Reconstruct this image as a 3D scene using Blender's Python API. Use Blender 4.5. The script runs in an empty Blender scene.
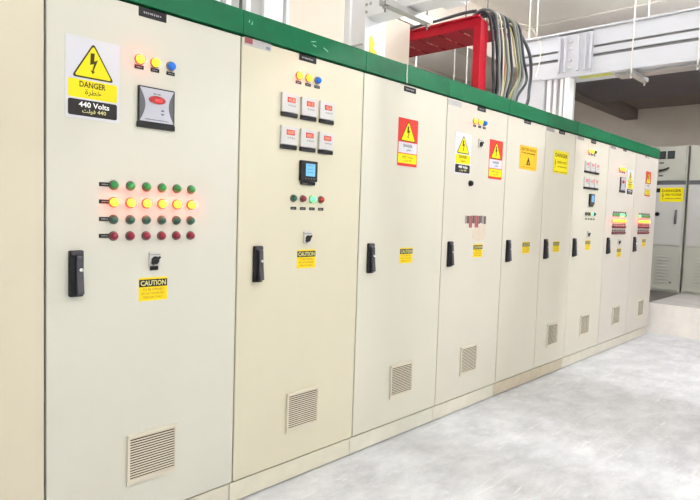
import bpy, bmesh, math, random
from mathutils import Matrix, Vector

random.seed(7)
scene = bpy.context.scene
COL = scene.collection
PI = math.pi

# ------------------------------------------------------------------ camera
cam_data = bpy.data.cameras.new('camera')
cam = bpy.data.objects.new('camera', cam_data)
COL.objects.link(cam)
scene.camera = cam
yaw, pitch, roll = math.radians(47.060), math.radians(-3.6455), math.radians(1.8766)
fw = Vector((math.cos(pitch) * math.sin(yaw), math.cos(pitch) * math.cos(yaw), math.sin(pitch)))
rt = fw.cross(Vector((0, 0, 1))).normalized()
up = rt.cross(fw)
r2 = rt * math.cos(roll) + up * math.sin(roll)
u2 = -rt * math.sin(roll) + up * math.cos(roll)
M = Matrix((r2, u2, -fw)).transposed().to_4x4()
M.translation = Vector((0.0, -2.1437, 1.3485))
cam.matrix_world = M
cam_data.sensor_fit = 'HORIZONTAL'
cam_data.sensor_width = 36.0
cam_data.lens = 36.0 * 588.965 / 700.0
cam_data.clip_start = 0.05
cam_data.clip_end = 100

# ------------------------------------------------------------------ world, exposure
world = bpy.data.worlds.new('world')
scene.world = world
world.use_nodes = True
world.node_tree.nodes['Background'].inputs[0].default_value = (0.95, 0.97, 1.0, 1)
world.node_tree.nodes['Background'].inputs[1].default_value = 0.3
vs = scene.view_settings
vs.view_transform = 'Standard'
vs.look = 'None'
vs.exposure = 0.1
vs.gamma = 1.0
vs.use_curve_mapping = False
scene.cycles.max_bounces = 14
scene.cycles.diffuse_bounces = 8
TUBE = 92.0        # radiance of the bare fluorescent tubes

# ------------------------------------------------------------------ materials
MATS = {}


def srgb(r, g, b):
    def f(c):
        c /= 255.0
        return c / 12.92 if c <= 0.04045 else ((c + 0.055) / 1.055) ** 2.4
    return (f(r), f(g), f(b), 1)


def mat(name, col, rough=0.5, metal=0.0, var=0.05, scale=8.0, bump=0.0, bscale=60.0, stretch=None, objcol=False,
        emit=None, estr=0.0, detail=4.0, spec=0.5):
    if name in MATS:
        return MATS[name]
    m = bpy.data.materials.new(name)
    m.use_nodes = True
    nt = m.node_tree
    b = nt.nodes['Principled BSDF']
    b.inputs['Roughness'].default_value = rough
    b.inputs['Metallic'].default_value = metal
    b.inputs['Specular IOR Level'].default_value = spec
    tc = nt.nodes.new('ShaderNodeTexCoord')
    mp = nt.nodes.new('ShaderNodeMapping')
    if stretch:
        mp.inputs['Scale'].default_value = stretch
    nt.links.new(tc.outputs['Object'], mp.inputs['Vector'])
    nz = nt.nodes.new('ShaderNodeTexNoise')
    nz.inputs['Scale'].default_value = scale
    nz.inputs['Detail'].default_value = detail
    nt.links.new(mp.outputs[0], nz.inputs['Vector'])
    mr = nt.nodes.new('ShaderNodeMapRange')
    mr.inputs['From Min'].default_value = 0.25
    mr.inputs['From Max'].default_value = 0.75
    mr.inputs['To Min'].default_value = 1.0 - var
    mr.inputs['To Max'].default_value = 1.0 + var * 0.4
    nt.links.new(nz.outputs['Fac'], mr.inputs['Value'])
    mul = nt.nodes.new('ShaderNodeMix')
    mul.data_type = 'RGBA'
    mul.blend_type = 'MULTIPLY'
    mul.inputs['Factor'].default_value = 1.0
    mul.inputs[6].default_value = col
    if objcol:
        oi = nt.nodes.new('ShaderNodeObjectInfo')
        nt.links.new(oi.outputs['Color'], mul.inputs[6])
    nt.links.new(mr.outputs[0], mul.inputs[7])
    nt.links.new(mul.outputs[2], b.inputs['Base Color'])
    if bump > 0:
        n2 = nt.nodes.new('ShaderNodeTexNoise')
        n2.inputs['Scale'].default_value = bscale
        nt.links.new(mp.outputs[0], n2.inputs['Vector'])
        bp = nt.nodes.new('ShaderNodeBump')
        bp.inputs['Strength'].default_value = bump
        bp.inputs['Distance'].default_value = 0.002
        nt.links.new(n2.outputs['Fac'], bp.inputs['Height'])
        nt.links.new(bp.outputs[0], b.inputs['Normal'])
    if emit:
        b.inputs['Emission Color'].default_value = emit
        b.inputs['Emission Strength'].default_value = estr
    MATS[name] = m
    return m


def floor_material():
    m = bpy.data.materials.new('floor_screed')
    m.use_nodes = True
    nt = m.node_tree
    b = nt.nodes['Principled BSDF']
    tc = nt.nodes.new('ShaderNodeTexCoord')

    def noise(sc, det, stretch=(1, 1, 1), rough=0.6, dist=0.0):
        mp = nt.nodes.new('ShaderNodeMapping')
        mp.inputs['Scale'].default_value = stretch
        nt.links.new(tc.outputs['Object'], mp.inputs['Vector'])
        n = nt.nodes.new('ShaderNodeTexNoise')
        n.inputs['Scale'].default_value = sc
        n.inputs['Detail'].default_value = det
        n.inputs['Roughness'].default_value = rough
        n.inputs['Distortion'].default_value = dist
        nt.links.new(mp.outputs[0], n.inputs['Vector'])
        return n

    def ramp(n, p0, p1, c0, c1):
        r = nt.nodes.new('ShaderNodeValToRGB')
        r.color_ramp.elements[0].position = p0
        r.color_ramp.elements[1].position = p1
        r.color_ramp.elements[0].color = c0
        r.color_ramp.elements[1].color = c1
        nt.links.new(n.outputs['Fac'], r.inputs[0])
        return r

    base = ramp(noise(3.4, 12, (1.0, 1.5, 1), 0.72, 0.15), 0.33, 0.64, srgb(166, 167, 170), srgb(200, 201, 203))
    spots = ramp(noise(9, 8, (1, 1.6, 1), 0.75, 0.3), 0.58, 0.72, (0, 0, 0, 1), (1, 1, 1, 1))
    scr = ramp(noise(5, 3, (0.5, 5, 1), 0.5, 2.0), 0.63, 0.67, (0, 0, 0, 1), (1, 1, 1, 1))
    mx = nt.nodes.new('ShaderNodeMix')
    mx.data_type = 'RGBA'
    mx.inputs[7].default_value = srgb(220, 220, 219)
    f1 = nt.nodes.new('ShaderNodeMath')
    f1.operation = 'MULTIPLY'
    f1.inputs[1].default_value = 0.5
    nt.links.new(spots.outputs[0], f1.inputs[0])
    nt.links.new(f1.outputs[0], mx.inputs['Factor'])
    nt.links.new(base.outputs[0], mx.inputs[6])
    mx2 = nt.nodes.new('ShaderNodeMix')
    mx2.data_type = 'RGBA'
    mx2.inputs[7].default_value = srgb(217, 216, 212)
    f2 = nt.nodes.new('ShaderNodeMath')
    f2.operation = 'MULTIPLY'
    f2.inputs[1].default_value = 0.45
    nt.links.new(scr.outputs[0], f2.inputs[0])
    nt.links.new(f2.outputs[0], mx2.inputs['Factor'])
    nt.links.new(mx.outputs[2], mx2.inputs[6])
    nt.links.new(mx2.outputs[2], b.inputs['Base Color'])
    b.inputs['Roughness'].default_value = 0.55
    bp = nt.nodes.new('ShaderNodeBump')
    bp.inputs['Strength'].default_value = 0.15
    bp.inputs['Distance'].default_value = 0.003
    nt.links.new(noise(40, 4).outputs['Fac'], bp.inputs['Height'])
    nt.links.new(bp.outputs[0], b.inputs['Normal'])
    return m


M_FLOOR = floor_material()
M_WALL = mat('wall_cream', srgb(240, 230, 218), 0.8, 0, 0.05, 2.5, 0.2, 90)
M_PART = mat('partition_plaster', srgb(222, 210, 197), 0.8, 0, 0.06, 2.5, 0.2, 90)
M_CEIL = mat('ceiling_cream', srgb(250, 245, 237), 0.85, 0, 0.04, 2.0, 0.15, 60)
M_ROOMWALL = mat('wall_white', srgb(240, 239, 236), 0.8, 0, 0.04, 2.0, 0.15, 60)
M_SOFFIT_SHADE = mat('soffit_shade_grey', srgb(134, 127, 131), 0.8, 0, 0.12, 1.5, 0.2, 50, spec=0.2)  # dark tone puts the dimness of the far ceiling into the colour
M_FAR_SHADE = mat('far_shade_brown', srgb(138, 126, 120), 0.8, 0, 0.12, 1.5, 0.2, 50)  # darker tone stands for shade on the far beam and ceiling
M_REAR = mat('rear_wall', srgb(206, 196, 184), 0.8, 0, 0.08, 1.5, 0.2, 50)
M_KERB = mat('kerb_white', srgb(222, 217, 211), 0.75, 0, 0.12, 6, 0.3, 60)
M_PLATF = mat('platform_top', srgb(176, 172, 168), 0.7, 0, 0.15, 5, 0.2, 60)
M_PLATE = mat('steel_plate_dark', srgb(92, 84, 80), 0.45, 0.2, 0.2, 6, 0.2, 60)
M_DOOR = mat('cabinet_paint', srgb(226, 221, 205), 0.42, 0, 0.035, 3.0, 0.05, 220, stretch=(1, 1, 0.45), objcol=True, detail=7)
M_PLINTH = mat('plinth_paint', srgb(220, 212, 190), 0.5, 0, 0.1, 9, 0.05, 200, objcol=True)
M_GREEN = mat('green_paint', srgb(0, 91, 55), 0.5, 0, 0.2, 11, 0.06, 150, detail=8, spec=0.2)
M_BLACK = mat('black_plastic', srgb(26, 25, 27), 0.45, 0, 0.1, 30, spec=0.25)
M_HANDLE = mat('handle_plastic', srgb(66, 64, 70), 0.38, 0, 0.1, 30, spec=0.3)
M_PLATEBLK = mat('engraved_plate', srgb(34, 33, 35), 0.45, 0, 0.08, 30, spec=0.15)
M_CHROME = mat('lock_chrome', srgb(220, 220, 222), 0.2, 0.9, 0.02, 30)
M_WHITEINK = mat('white_print', srgb(238, 238, 238), 0.6, 0, 0.02, 20)
M_GREYINK = mat('grey_print', srgb(150, 148, 150), 0.6, 0, 0.02, 20)
M_SIGNW = mat('sign_white', srgb(198, 198, 205), 0.35, 0, 0.02, 10, spec=0.3)
M_SIGNY = mat('sign_yellow', srgb(218, 204, 0), 0.35, 0, 0.03, 10, spec=0.3)
M_SIGNO = mat('sign_amber', srgb(220, 172, 20), 0.35, 0, 0.05, 10)
M_SIGNK = mat('sign_black', srgb(44, 40, 41), 0.35, 0, 0.04, 10, spec=0.15)
M_SIGNR = mat('sign_red', srgb(200, 52, 44), 0.35, 0, 0.04, 10, spec=0.25)
M_OLIVE = mat('sign_border', srgb(62, 56, 10), 0.4, 0, 0.04, 10, spec=0.2)
M_BROWNINK = mat('brown_print', srgb(98, 78, 8), 0.5, 0, 0.04, 10, spec=0.2)
M_CAUTY = mat('caution_yellow', srgb(222, 192, 6), 0.4, 0, 0.05, 10, spec=0.3)
M_AMBERINK = mat('amber_print', srgb(150, 118, 8), 0.5, 0, 0.04, 10)
M_METER = mat('meter_white', srgb(186, 184, 182), 0.4, 0, 0.02, 20)
M_FACE = mat('meter_silver', srgb(174, 174, 184), 0.35, 0, 0.03, 20)
M_SIDE = mat('meter_grey', srgb(92, 92, 96), 0.45, 0, 0.05, 40, spec=0.2)
M_OVAL = mat('red_window', srgb(140, 12, 18), 0.25, 0, 0.03, 20, emit=srgb(190, 16, 20), estr=0.1)
M_DISP = mat('red_display', srgb(150, 26, 24), 0.3, 0, 0.03, 20, emit=srgb(225, 40, 30), estr=0.28)
M_DISP2 = mat('crimson_display', srgb(128, 18, 40), 0.3, 0, 0.03, 20, emit=srgb(200, 30, 60), estr=0.22)
M_DIGIT = mat('red_digits', srgb(255, 120, 90), 0.3, 0, 0.02, 20, emit=srgb(255, 120, 90), estr=0.9)
M_LCD = mat('blue_lcd', srgb(90, 150, 200), 0.25, 0, 0.03, 20, emit=srgb(110, 175, 230), estr=0.4)
M_LCDINK = mat('lcd_print', srgb(70, 110, 150), 0.4, 0, 0.02, 20)
M_GREENB = mat('green_button', srgb(40, 136, 68), 0.35, 0, 0.04, 40, spec=0.35)
M_GREEND = mat('dark_green_button', srgb(46, 92, 76), 0.35, 0, 0.04, 40, spec=0.35)
M_GREENLIT = mat('green_lens_lit', srgb(110, 220, 140), 0.3, 0, 0.02, 20, emit=(0.05, 1.0, 0.22, 1), estr=1.9)
M_REDB = mat('red_button', srgb(128, 34, 52), 0.35, 0, 0.04, 40, spec=0.35)
M_REDD = mat('dark_red_button', srgb(96, 30, 40), 0.4, 0, 0.04, 40)
M_RED2 = mat('bright_red_button', srgb(168, 36, 34), 0.35, 0, 0.04, 40)
M_AMBLIT = mat('amber_lens_lit', srgb(255, 180, 60), 0.3, 0, 0.02, 20, emit=(1.0, 0.028, 0.002, 1), estr=28)
M_YELLIT = mat('yellow_lens_lit', srgb(255, 220, 40), 0.3, 0, 0.02, 20, emit=(1.0, 0.42, 0.015, 1), estr=2.4)
M_BLULIT = mat('blue_lens_lit', srgb(16, 78, 160), 0.25, 0, 0.02, 20, emit=(0.01, 0.16, 0.7, 1), estr=0.45)
M_BEZEL = mat('lamp_bezel', srgb(148, 132, 96), 0.35, 0.5, 0.04, 30)
M_BEZELD = mat('button_bezel', srgb(96, 92, 82), 0.4, 0.3, 0.04, 30)
M_DUCTW = mat('duct_white', srgb(238, 238, 241), 0.4, 0, 0.04, 5)
M_DUCTG = mat('duct_grey', srgb(176, 175, 174), 0.45, 0, 0.06, 5)
M_SILVER = mat('duct_silver', srgb(204, 205, 211), 0.42, 0.0, 0.06, 7, stretch=(1, 0.3, 2))
M_SILVERD = mat('duct_core', srgb(120, 118, 120), 0.5, 0.2, 0.05, 7)
M_STEEL = mat('galvanised', srgb(178, 178, 176), 0.4, 0.5, 0.1, 20)
M_ROD = mat('threaded_rod', srgb(130, 124, 118), 0.5, 0.5, 0.06, 30)
M_RODW = mat('white_rod', srgb(224, 220, 214), 0.5, 0, 0.03, 30)
M_REDF = mat('red_oxide_paint', srgb(168, 14, 36), 0.4, 0, 0.12, 12, spec=0.25)
M_CABK = mat('cable_black', srgb(58, 60, 64), 0.5, 0, 0.06, 30, spec=0.3)
M_CABG = mat('cable_grey', srgb(122, 124, 124), 0.5, 0, 0.06, 30)
M_CABW = mat('cable_cream', srgb(222, 216, 196), 0.5, 0, 0.04, 30)
M_CABY = mat('cable_yellow_green', srgb(196, 192, 128), 0.5, 0, 0.1, 60)
M_CABO = mat('cable_olive', srgb(116, 124, 104), 0.5, 0, 0.06, 30)
M_GCAB = mat('grey_cabinet_paint', srgb(168, 167, 156), 0.45, 0, 0.05, 4, 0.05, 150)
M_GCABL = mat('grey_cabinet_plate', srgb(178, 176, 172), 0.45, 0, 0.05, 4)
M_GLASS = mat('gauge_glass', srgb(58, 66, 68), 0.15, 0, 0.03, 20, spec=0.4)
M_TAGW = mat('paper_tag', srgb(170, 166, 166), 0.5, 0, 0.05, 40)
M_TAGR = mat('tag_red', srgb(136, 62, 60), 0.5, 0, 0.1, 40)
M_TAGB = mat('tag_blue_grey', srgb(112, 124, 142), 0.5, 0, 0.1, 60)
M_TAGG = mat('tag_grey', srgb(134, 129, 126), 0.5, 0, 0.1, 60)
M_SMEAR = mat('smeared_ink', srgb(96, 84, 80), 0.6, 0, 0.3, 40, spec=0.2)
M_SMEARR = mat('smeared_red', srgb(150, 66, 76), 0.6, 0, 0.2, 40)
M_STREAK = mat('rust_wash', srgb(194, 180, 163), 0.6, 0, 0.08, 30)
M_TUBE = mat('tube_light', (1, 1, 1, 1), 0.5, emit=(1, 0.97, 0.93, 1), estr=6)
M_BATTEN = mat('batten_white', srgb(230, 230, 230), 0.5, 0, 0.02, 10)
M_NAVY = mat('dark_tray', srgb(30, 32, 42), 0.5, 0.1, 0.1, 10)
M_PURPLE = mat('purple_print', srgb(120, 96, 150), 0.5, 0, 0.2, 40)


# ------------------------------------------------------------------ mesh helpers
class MB:
    def __init__(self):
        self.v, self.f = [], []

    def box(self, x0, x1, y0, y1, z0, z1):
        n = len(self.v)
        self.v += [(x0, y0, z0), (x1, y0, z0), (x1, y1, z0), (x0, y1, z0), (x0, y0, z1), (x1, y0, z1), (x1, y1, z1), (x0, y1, z1)]
        for q in ((0, 3, 2, 1), (4, 5, 6, 7), (0, 1, 5, 4), (1, 2, 6, 5), (2, 3, 7, 6), (3, 0, 4, 7)):
            self.f.append(tuple(n + i for i in q))
        return self

    def prism(self, poly, y0, y1):
        """polygon in (x,z), counter-clockwise seen from -y, from y0 (front) to y1"""
        n, k = len(self.v), len(poly)
        self.v += [(x, y0, z) for x, z in poly] + [(x, y1, z) for x, z in poly]
        self.f.append(tuple(n + i for i in range(k)))
        self.f.append(tuple(n + k + i for i in reversed(range(k))))
        for i in range(k):
            j = (i + 1) % k
            self.f.append((n + j, n + i, n + k + i, n + k + j))
        return self

    def prism_yz(self, poly, x0, x1):
        n, k = len(self.v), len(poly)
        self.v += [(x0, y, z) for y, z in poly] + [(x1, y, z) for y, z in poly]
        self.f.append(tuple(n + i for i in range(k)))
        self.f.append(tuple(n + k + i for i in reversed(range(k))))
        for i in range(k):
            j = (i + 1) % k
            self.f.append((n + j, n + i, n + k + i, n + k + j))
        return self

    def lathe_y(self, prof, n=16, cx=0, cz=0):
        """profile list of (r, y), revolved round an axis along y; last r may be 0"""
        base = len(self.v)
        for r, y in prof:
            for i in range(n):
                a = 2 * PI * i / n
                self.v.append((cx + r * math.cos(a), y, cz + r * math.sin(a)))
        for k in range(len(prof) - 1):
            for i in range(n):
                j = (i + 1) % n
                self.f.append((base + k * n + i, base + k * n + j, base + (k + 1) * n + j, base + (k + 1) * n + i))
        self.f.append(tuple(base + (len(prof) - 1) * n + i for i in range(n)))
        self.f.append(tuple(base + i for i in reversed(range(n))))
        return self

    def tube(self, pts, r, n=8, smooth=True):
        P = [Vector(p) for p in pts]
        if smooth and len(P) > 2:
            Q = []
            for i in range(len(P) - 1):
                a, b = P[i], P[i + 1]
                p0 = P[i - 1] if i else a
                p3 = P[i + 2] if i + 2 < len(P) else b
                for s in range(6):
                    t = s / 6
                    Q.append(0.5 * ((2 * a) + (b - p0) * t + (2 * p0 - 5 * a + 4 * b - p3) * t * t + (3 * a - p0 - 3 * b + p3) * t ** 3))
            Q.append(P[-1])
            P = Q
        base = len(self.v)
        nrm = None
        for i, p in enumerate(P):
            d = (P[min(i + 1, len(P) - 1)] - P[max(i - 1, 0)]).normalized()
            if nrm is None:
                nrm = d.orthogonal().normalized()
            nrm = (nrm - d * nrm.dot(d)).normalized()
            b = d.cross(nrm)
            for k in range(n):
                a = 2 * PI * k / n
                self.v.append(tuple(p + (nrm * math.cos(a) + b * math.sin(a)) * r))
        for i in range(len(P) - 1):
            for k in range(n):
                j = (k + 1) % n
                self.f.append((base + i * n + k, base + i * n + j, base + (i + 1) * n + j, base + (i + 1) * n + k))
        self.f.append(tuple(base + k for k in reversed(range(n))))
        self.f.append(tuple(base + (len(P) - 1) * n + k for k in range(n)))
        return self

    def mesh(self, name, bevel=0.0, smooth=False, seg=2):
        me = bpy.data.meshes.new(name)
        me.from_pydata(self.v, [], self.f)
        bm = bmesh.new()
        bm.from_mesh(me)
        bmesh.ops.recalc_face_normals(bm, faces=bm.faces)
        if bevel > 0:
            bmesh.ops.bevel(bm, geom=list(bm.edges), offset=bevel, segments=seg, profile=0.5, affect='EDGES')
        for f in bm.faces:
            f.smooth = smooth
        bm.to_mesh(me)
        bm.free()
        if smooth:
            try:
                me.set_sharp_from_angle(angle=math.radians(40))
            except Exception:
                pass
        return me


CACHE = {}


def cached(key, fn):
    if key not in CACHE:
        CACHE[key] = fn()
    return CACHE[key]


def link(name, me, material, parent=None, loc=(0, 0, 0), rot=None):
    if isinstance(me, MB):
        me = me.mesh(name)
    if material is not None and not me.materials:
        me.materials.append(material)
    o = bpy.data.objects.new(name, me)
    COL.objects.link(o)
    o.parent = parent
    o.location = loc
    if rot:
        o.rotation_euler = rot
    return o


def thing(name, label, cat, loc=(0, 0, 0), group=None):
    o = bpy.data.objects.new(name, None)
    o.empty_display_size = 0.1
    COL.objects.link(o)
    o.location = loc
    return tag(o, label, cat, group)


def tag(o, label, cat, group=None):
    o['label'] = label
    o['category'] = cat
    if group:
        o['group'] = group
    return o


def struct(name, me, material, bevel=0.0):
    if isinstance(me, MB):
        me = me.mesh(name, bevel)
    o = link(name, me, material)
    o['kind'] = 'structure'
    return o


def text_mesh(s, w, h, bold=0.0):
    """flat text mesh fitted into a w x h box, centred on the origin, in the x-z plane facing -y"""
    c = bpy.data.curves.new('lettering', 'FONT')
    c.body = s
    c.resolution_u = 2
    c.offset = bold
    o = bpy.data.objects.new('lettering', c)
    COL.objects.link(o)
    dg = bpy.context.evaluated_depsgraph_get()
    dg.update()
    me = bpy.data.meshes.new_from_object(o.evaluated_get(dg))
    bpy.data.objects.remove(o)
    bpy.data.curves.remove(c)
    xs = [v.co.x for v in me.vertices]
    ys = [v.co.y for v in me.vertices]
    x0, x1, y0, y1 = min(xs), max(xs), min(ys), max(ys)
    sx, sy = w / (x1 - x0), h / (y1 - y0)
    for v in me.vertices:
        v.co = ((v.co.x - (x0 + x1) / 2) * sx, 0, (v.co.y - (y0 + y1) / 2) * sy)
    me.materials.clear()
    return me


def lettering(s, x, z, w, h, y, material, parent, bold=0.015, name='lettering'):
    me = cached(('t', s, round(w, 4), round(h, 4), bold, material.name), lambda: text_mesh(s, w, h, bold))
    return link(name, me, material, parent, (x, y, z))


def worn_print(x, z, w, h, y, material, parent, n=6, seed=1):
    """a line of print too worn and small to read: a run of short dashes"""
    def mk():
        rnd = random.Random(seed)
        mb = MB()
        cx = -w / 2
        for k in range(n):
            ww = w / n * rnd.uniform(0.5, 0.9)
            mb.box(cx, cx + ww, -0.0002, 0, -h / 2 * rnd.uniform(0.7, 1), h / 2 * rnd.uniform(0.6, 1))
            cx += w / n
        return mb.mesh('print_line')
    me = cached(('p', round(w, 4), round(h, 4), n, seed, material.name), mk)
    return link('print_line', me, material, parent, (x, y, z))


def rrect(x0, x1, z0, z1, r, n=4):
    pts = []
    for cx, cz, a0 in ((x1 - r, z0 + r, -PI / 2), (x1 - r, z1 - r, 0), (x0 + r, z1 - r, PI / 2), (x0 + r, z0 + r, PI)):
        for i in range(n + 1):
            a = a0 + PI / 2 * i / n
            pts.append((cx + r * math.cos(a), cz + r * math.sin(a)))
    return pts


def rtri(cx, zb, w, h, r, n=4):
    """rounded triangle"""
    P = [Vector((cx - w / 2, zb)), Vector((cx + w / 2, zb)), Vector((cx, zb + h))]
    out = []
    for i in range(3):
        p, a, b = P[i], P[i - 1], P[(i + 1) % 3]
        da, db = (a - p).normalized(), (b - p).normalized()
        s, e = p + da * r, p + db * r
        for k in range(n + 1):
            t = k / n
            q = s * (1 - t) ** 2 + p * 2 * t * (1 - t) + e * t * t
            out.append((q.x, q.y))
    return out


BOLT = [(0.10, 1.0), (-0.22, 0.98), (-0.26, 0.42), (0.05, 0.50), (-0.10, 0.16), (-0.22, 0.18), (-0.06, 0.0), (0.12, 0.14),
        (0.0, 0.15), (0.36, 0.72), (0.06, 0.62)]


def bolt_poly(cx, zb, w, h):
    pts = [(cx + x * w, zb + z * h) for x, z in BOLT]
    return pts


# ------------------------------------------------------------------ the room shell
ZC = 4.05          # ceiling
YW = 0.90          # low partition behind the switchboard
XW = 3.905         # where that partition ends
YB = 2.00          # beam line behind it
ZB = 3.476         # underside of the beam
XE = 13.1          # far end of the room
struct('floor', MB().box(-3.2, XE + 0.1, -4.4, 6.2, -0.1, 0.0), M_FLOOR)
struct('ceiling', MB().box(-3.2, XE + 0.1, -4.4, 6.2, ZC, ZC + 0.1), M_CEIL)
struct('wall_partition', MB().box(-3.1, XW, YW, YW + 0.10, 0.0, 2.90), M_PART)
struct('wall_back_beam', MB().box(-3.1, 8.40, YB, YB + 0.25, ZB, ZC), M_WALL)
struct('wall_back_beam_shaded', MB().box(8.401, XE, YB, YB + 0.25, ZB, ZC), M_FAR_SHADE)  # same beam carried on, its shade painted in with the darker colour
struct('wall_rear', MB().box(-3.2, XE + 0.1, 6.0, 6.1, 0.0, ZC), M_REAR)
struct('wall_front', MB().box(-3.2, XE + 0.1, -4.4, -4.3, 0.0, ZC), M_ROOMWALL)
struct('wall_left', MB().box(-3.2, -3.1, -4.3, 6.0, 0.0, ZC), M_ROOMWALL)
struct('wall_right', MB().box(XE, XE + 0.1, -4.3, 6.0, 0.0, ZC), M_WALL)
struct('ceiling_soffit', MB().box(8.40, 11.10, -4.3, YB - 0.002, 3.50, ZC), M_SOFFIT_SHADE)  # unlit look comes from its dark colour
struct('ceiling_bulkhead', MB().box(11.101, XE, -4.3, YB - 0.002, 3.68, ZC), M_FAR_SHADE)  # shade of the far end painted into its colour
struct('ceiling_rear_beam', MB().box(-3.1, XE, 4.4, 4.75, 3.55, ZC), M_REAR)
# raised platform with white kerb
struct('floor_platform', MB().box(7.80, XE, -4.3, 5.9, 0.0, 0.358), M_PLATF)
struct('trim_kerb', MB().box(7.76, 7.799, -4.3, 5.9, 0.0, 0.362), M_KERB)
tag(link('floor_plate', MB().box(7.83, 9.20, 0.06, 0.86, 0.362, 0.368).mesh('floor_plate', 0.002), M_PLATE),
    'dark steel plate lying on the raised platform before the grey switchgear', 'plate')

# ------------------------------------------------------------------ fluorescent fixtures (mostly unseen, some added as fill light)
def tube_fixture(x, y, z, ln, power, label, along_x=False):
    """bare twin-tube batten: the tubes themselves give the light"""
    t = thing('batten_light', label, 'light', (x, y, z))
    if along_x:
        t.rotation_euler = (0, 0, PI / 2)
    em = mat('tube_light_%d' % round(power), (1, 1, 1, 1), 0.5, emit=(0.97, 1.0, 1.03, 1), estr=power)
    link('housing', MB().box(-0.02, 0.02, -ln / 2, ln / 2, -0.02, 0.04).mesh('housing', 0.006), M_BATTEN, t)
    for s in (-0.048, 0.048):
        link('tube', MB().tube([(s, -ln / 2 + 0.03, -0.015), (s, ln / 2 - 0.03, -0.015)], 0.014, 10, False).mesh('tube', 0, True), em, t)
    for s in (-1, 1):
        link('end_cap', MB().box(-0.065, 0.065, s * ln / 2 - 0.015, s * ln / 2 + 0.015, -0.032, 0.042).mesh('end_cap', 0.004), M_BATTEN, t)
    for s in (-0.35, 0.35):
        link('drop_rod', MB().tube([(0, s * ln, 0.04), (0, s * ln, ZC - z)], 0.006, 6, False).mesh('drop_rod', 0, True), M_RODW, t)
    return t


tube_fixture(5.45, -2.05, 3.90, 1.5, TUBE * 3.2, 'twin tube batten light hung above the silver busbar duct')
tube_fixture(2.42, -2.10, 3.90, 1.5, TUBE * 1.6, 'twin tube batten light hung above the white elbow duct')
tube_fixture(0.30, -3.60, 3.00, 1.5, TUBE * 0.65, 'twin tube batten light over the aisle before the danger sign cabinet', True)
tube_fixture(3.85, -3.60, 2.90, 1.5, TUBE * 0.55, 'twin tube batten light between the white and the silver ducts', True)
tube_fixture(-1.60, -3.00, 3.00, 1.5, TUBE * 0.7, 'twin tube batten light by the end wall of the room')
tube_fixture(7.15, -1.00, 3.45, 1.5, TUBE * 1.1, 'twin tube batten light between silver duct and dark soffit', True)
tube_fixture(4.45, 1.40, 3.75, 1.5, TUBE * 1.7, 'added unseen twin tube batten light between the partition and the beam', True)  # unseen lamp added to brighten the beam and ceiling, not the doors
tube_fixture(7.10, 3.60, 3.93, 0.6, TUBE * 3.0, 'short batten light on the ceiling of the rear bay')
tube_fixture(10.0, -3.2, 3.2, 1.2, TUBE * 0.3, 'batten light above the raised platform')

# ------------------------------------------------------------------ switchboard cabinets
DOOR_Z0, DOOR_Z1 = 0.10, 2.10
FONTY = -0.0004


def warning_triangle(parent, cx, zb, w, h, y, border, fill):
    a = link('warning_triangle', cached(('tri', w, h), lambda: MB().prism(rtri(0, 0, w, h, w * 0.10), -0.0006, 0).mesh('warning_triangle')), border, parent, (cx, y, zb))
    k = 0.87
    link('triangle_fill', cached(('trif', w, h), lambda: MB().prism(rtri(0, 0, w * k, h * k, w * 0.07), -0.0006, 0).mesh('triangle_fill')), fill, parent,
         (cx, y - 0.0006, zb + h * 0.046))
    link('lightning_bolt', cached(('bolt', w, h), lambda: MB().prism(bolt_poly(0, 0, w * 0.30, h * 0.58), -0.0004, 0).mesh('lightning_bolt')), border, parent,
         (cx, y - 0.0012, zb + h * 0.14))


def danger_sign_white(root, x0, z1, w=0.194, h=0.283, full=True):
    s = link('danger_sign', cached(('dsw', w, h), lambda: MB().prism(rrect(0, w, -h, 0, 0.006), -0.0015, 0).mesh('danger_sign')), M_SIGNW, root, (x0, 0, z1))
    s['label'] = 'white danger sign with yellow warning triangle and black voltage panel'
    y = -0.0015
    warning_triangle(s, w * 0.50, -h * 0.497, w * 0.78, h * 0.45, y, M_OLIVE, M_SIGNY)
    link('yellow_panel', cached(('dswy', w, h), lambda: MB().prism(rrect(w * 0.05, w * 0.95, -h * 0.745, -h * 0.52, 0.007), -0.0006, 0).mesh('yellow_panel')), M_SIGNY, s, (0, y, 0))
    link('black_panel', cached(('dswk', w, h), lambda: MB().prism(rrect(w * 0.05, w * 0.95, -h * 0.965, -h * 0.765, 0.007), -0.0006, 0).mesh('black_panel')), M_SIGNK, s, (0, y, 0))
    yt = y - 0.0010
    lettering('DANGER', w * 0.49, -h * 0.575, w * 0.48, h * 0.074, yt, M_OLIVE, s, 0.025)
    lettering('\uFE93\uFEAE\uFEC4\uFEA7', w * 0.50, -h * 0.672, w * 0.30, h * 0.085, yt, M_OLIVE, s, 0.01)
    lettering('440 Volts', w * 0.52, -h * 0.822, w * 0.56, h * 0.068, yt, M_WHITEINK, s, 0.02)
    lettering('\uFE96\uFEDF\uFEEE\uFED3 440', w * 0.52, -h * 0.905, w * 0.44, h * 0.066, yt, M_CABY, s, 0.02)
    return s


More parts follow.
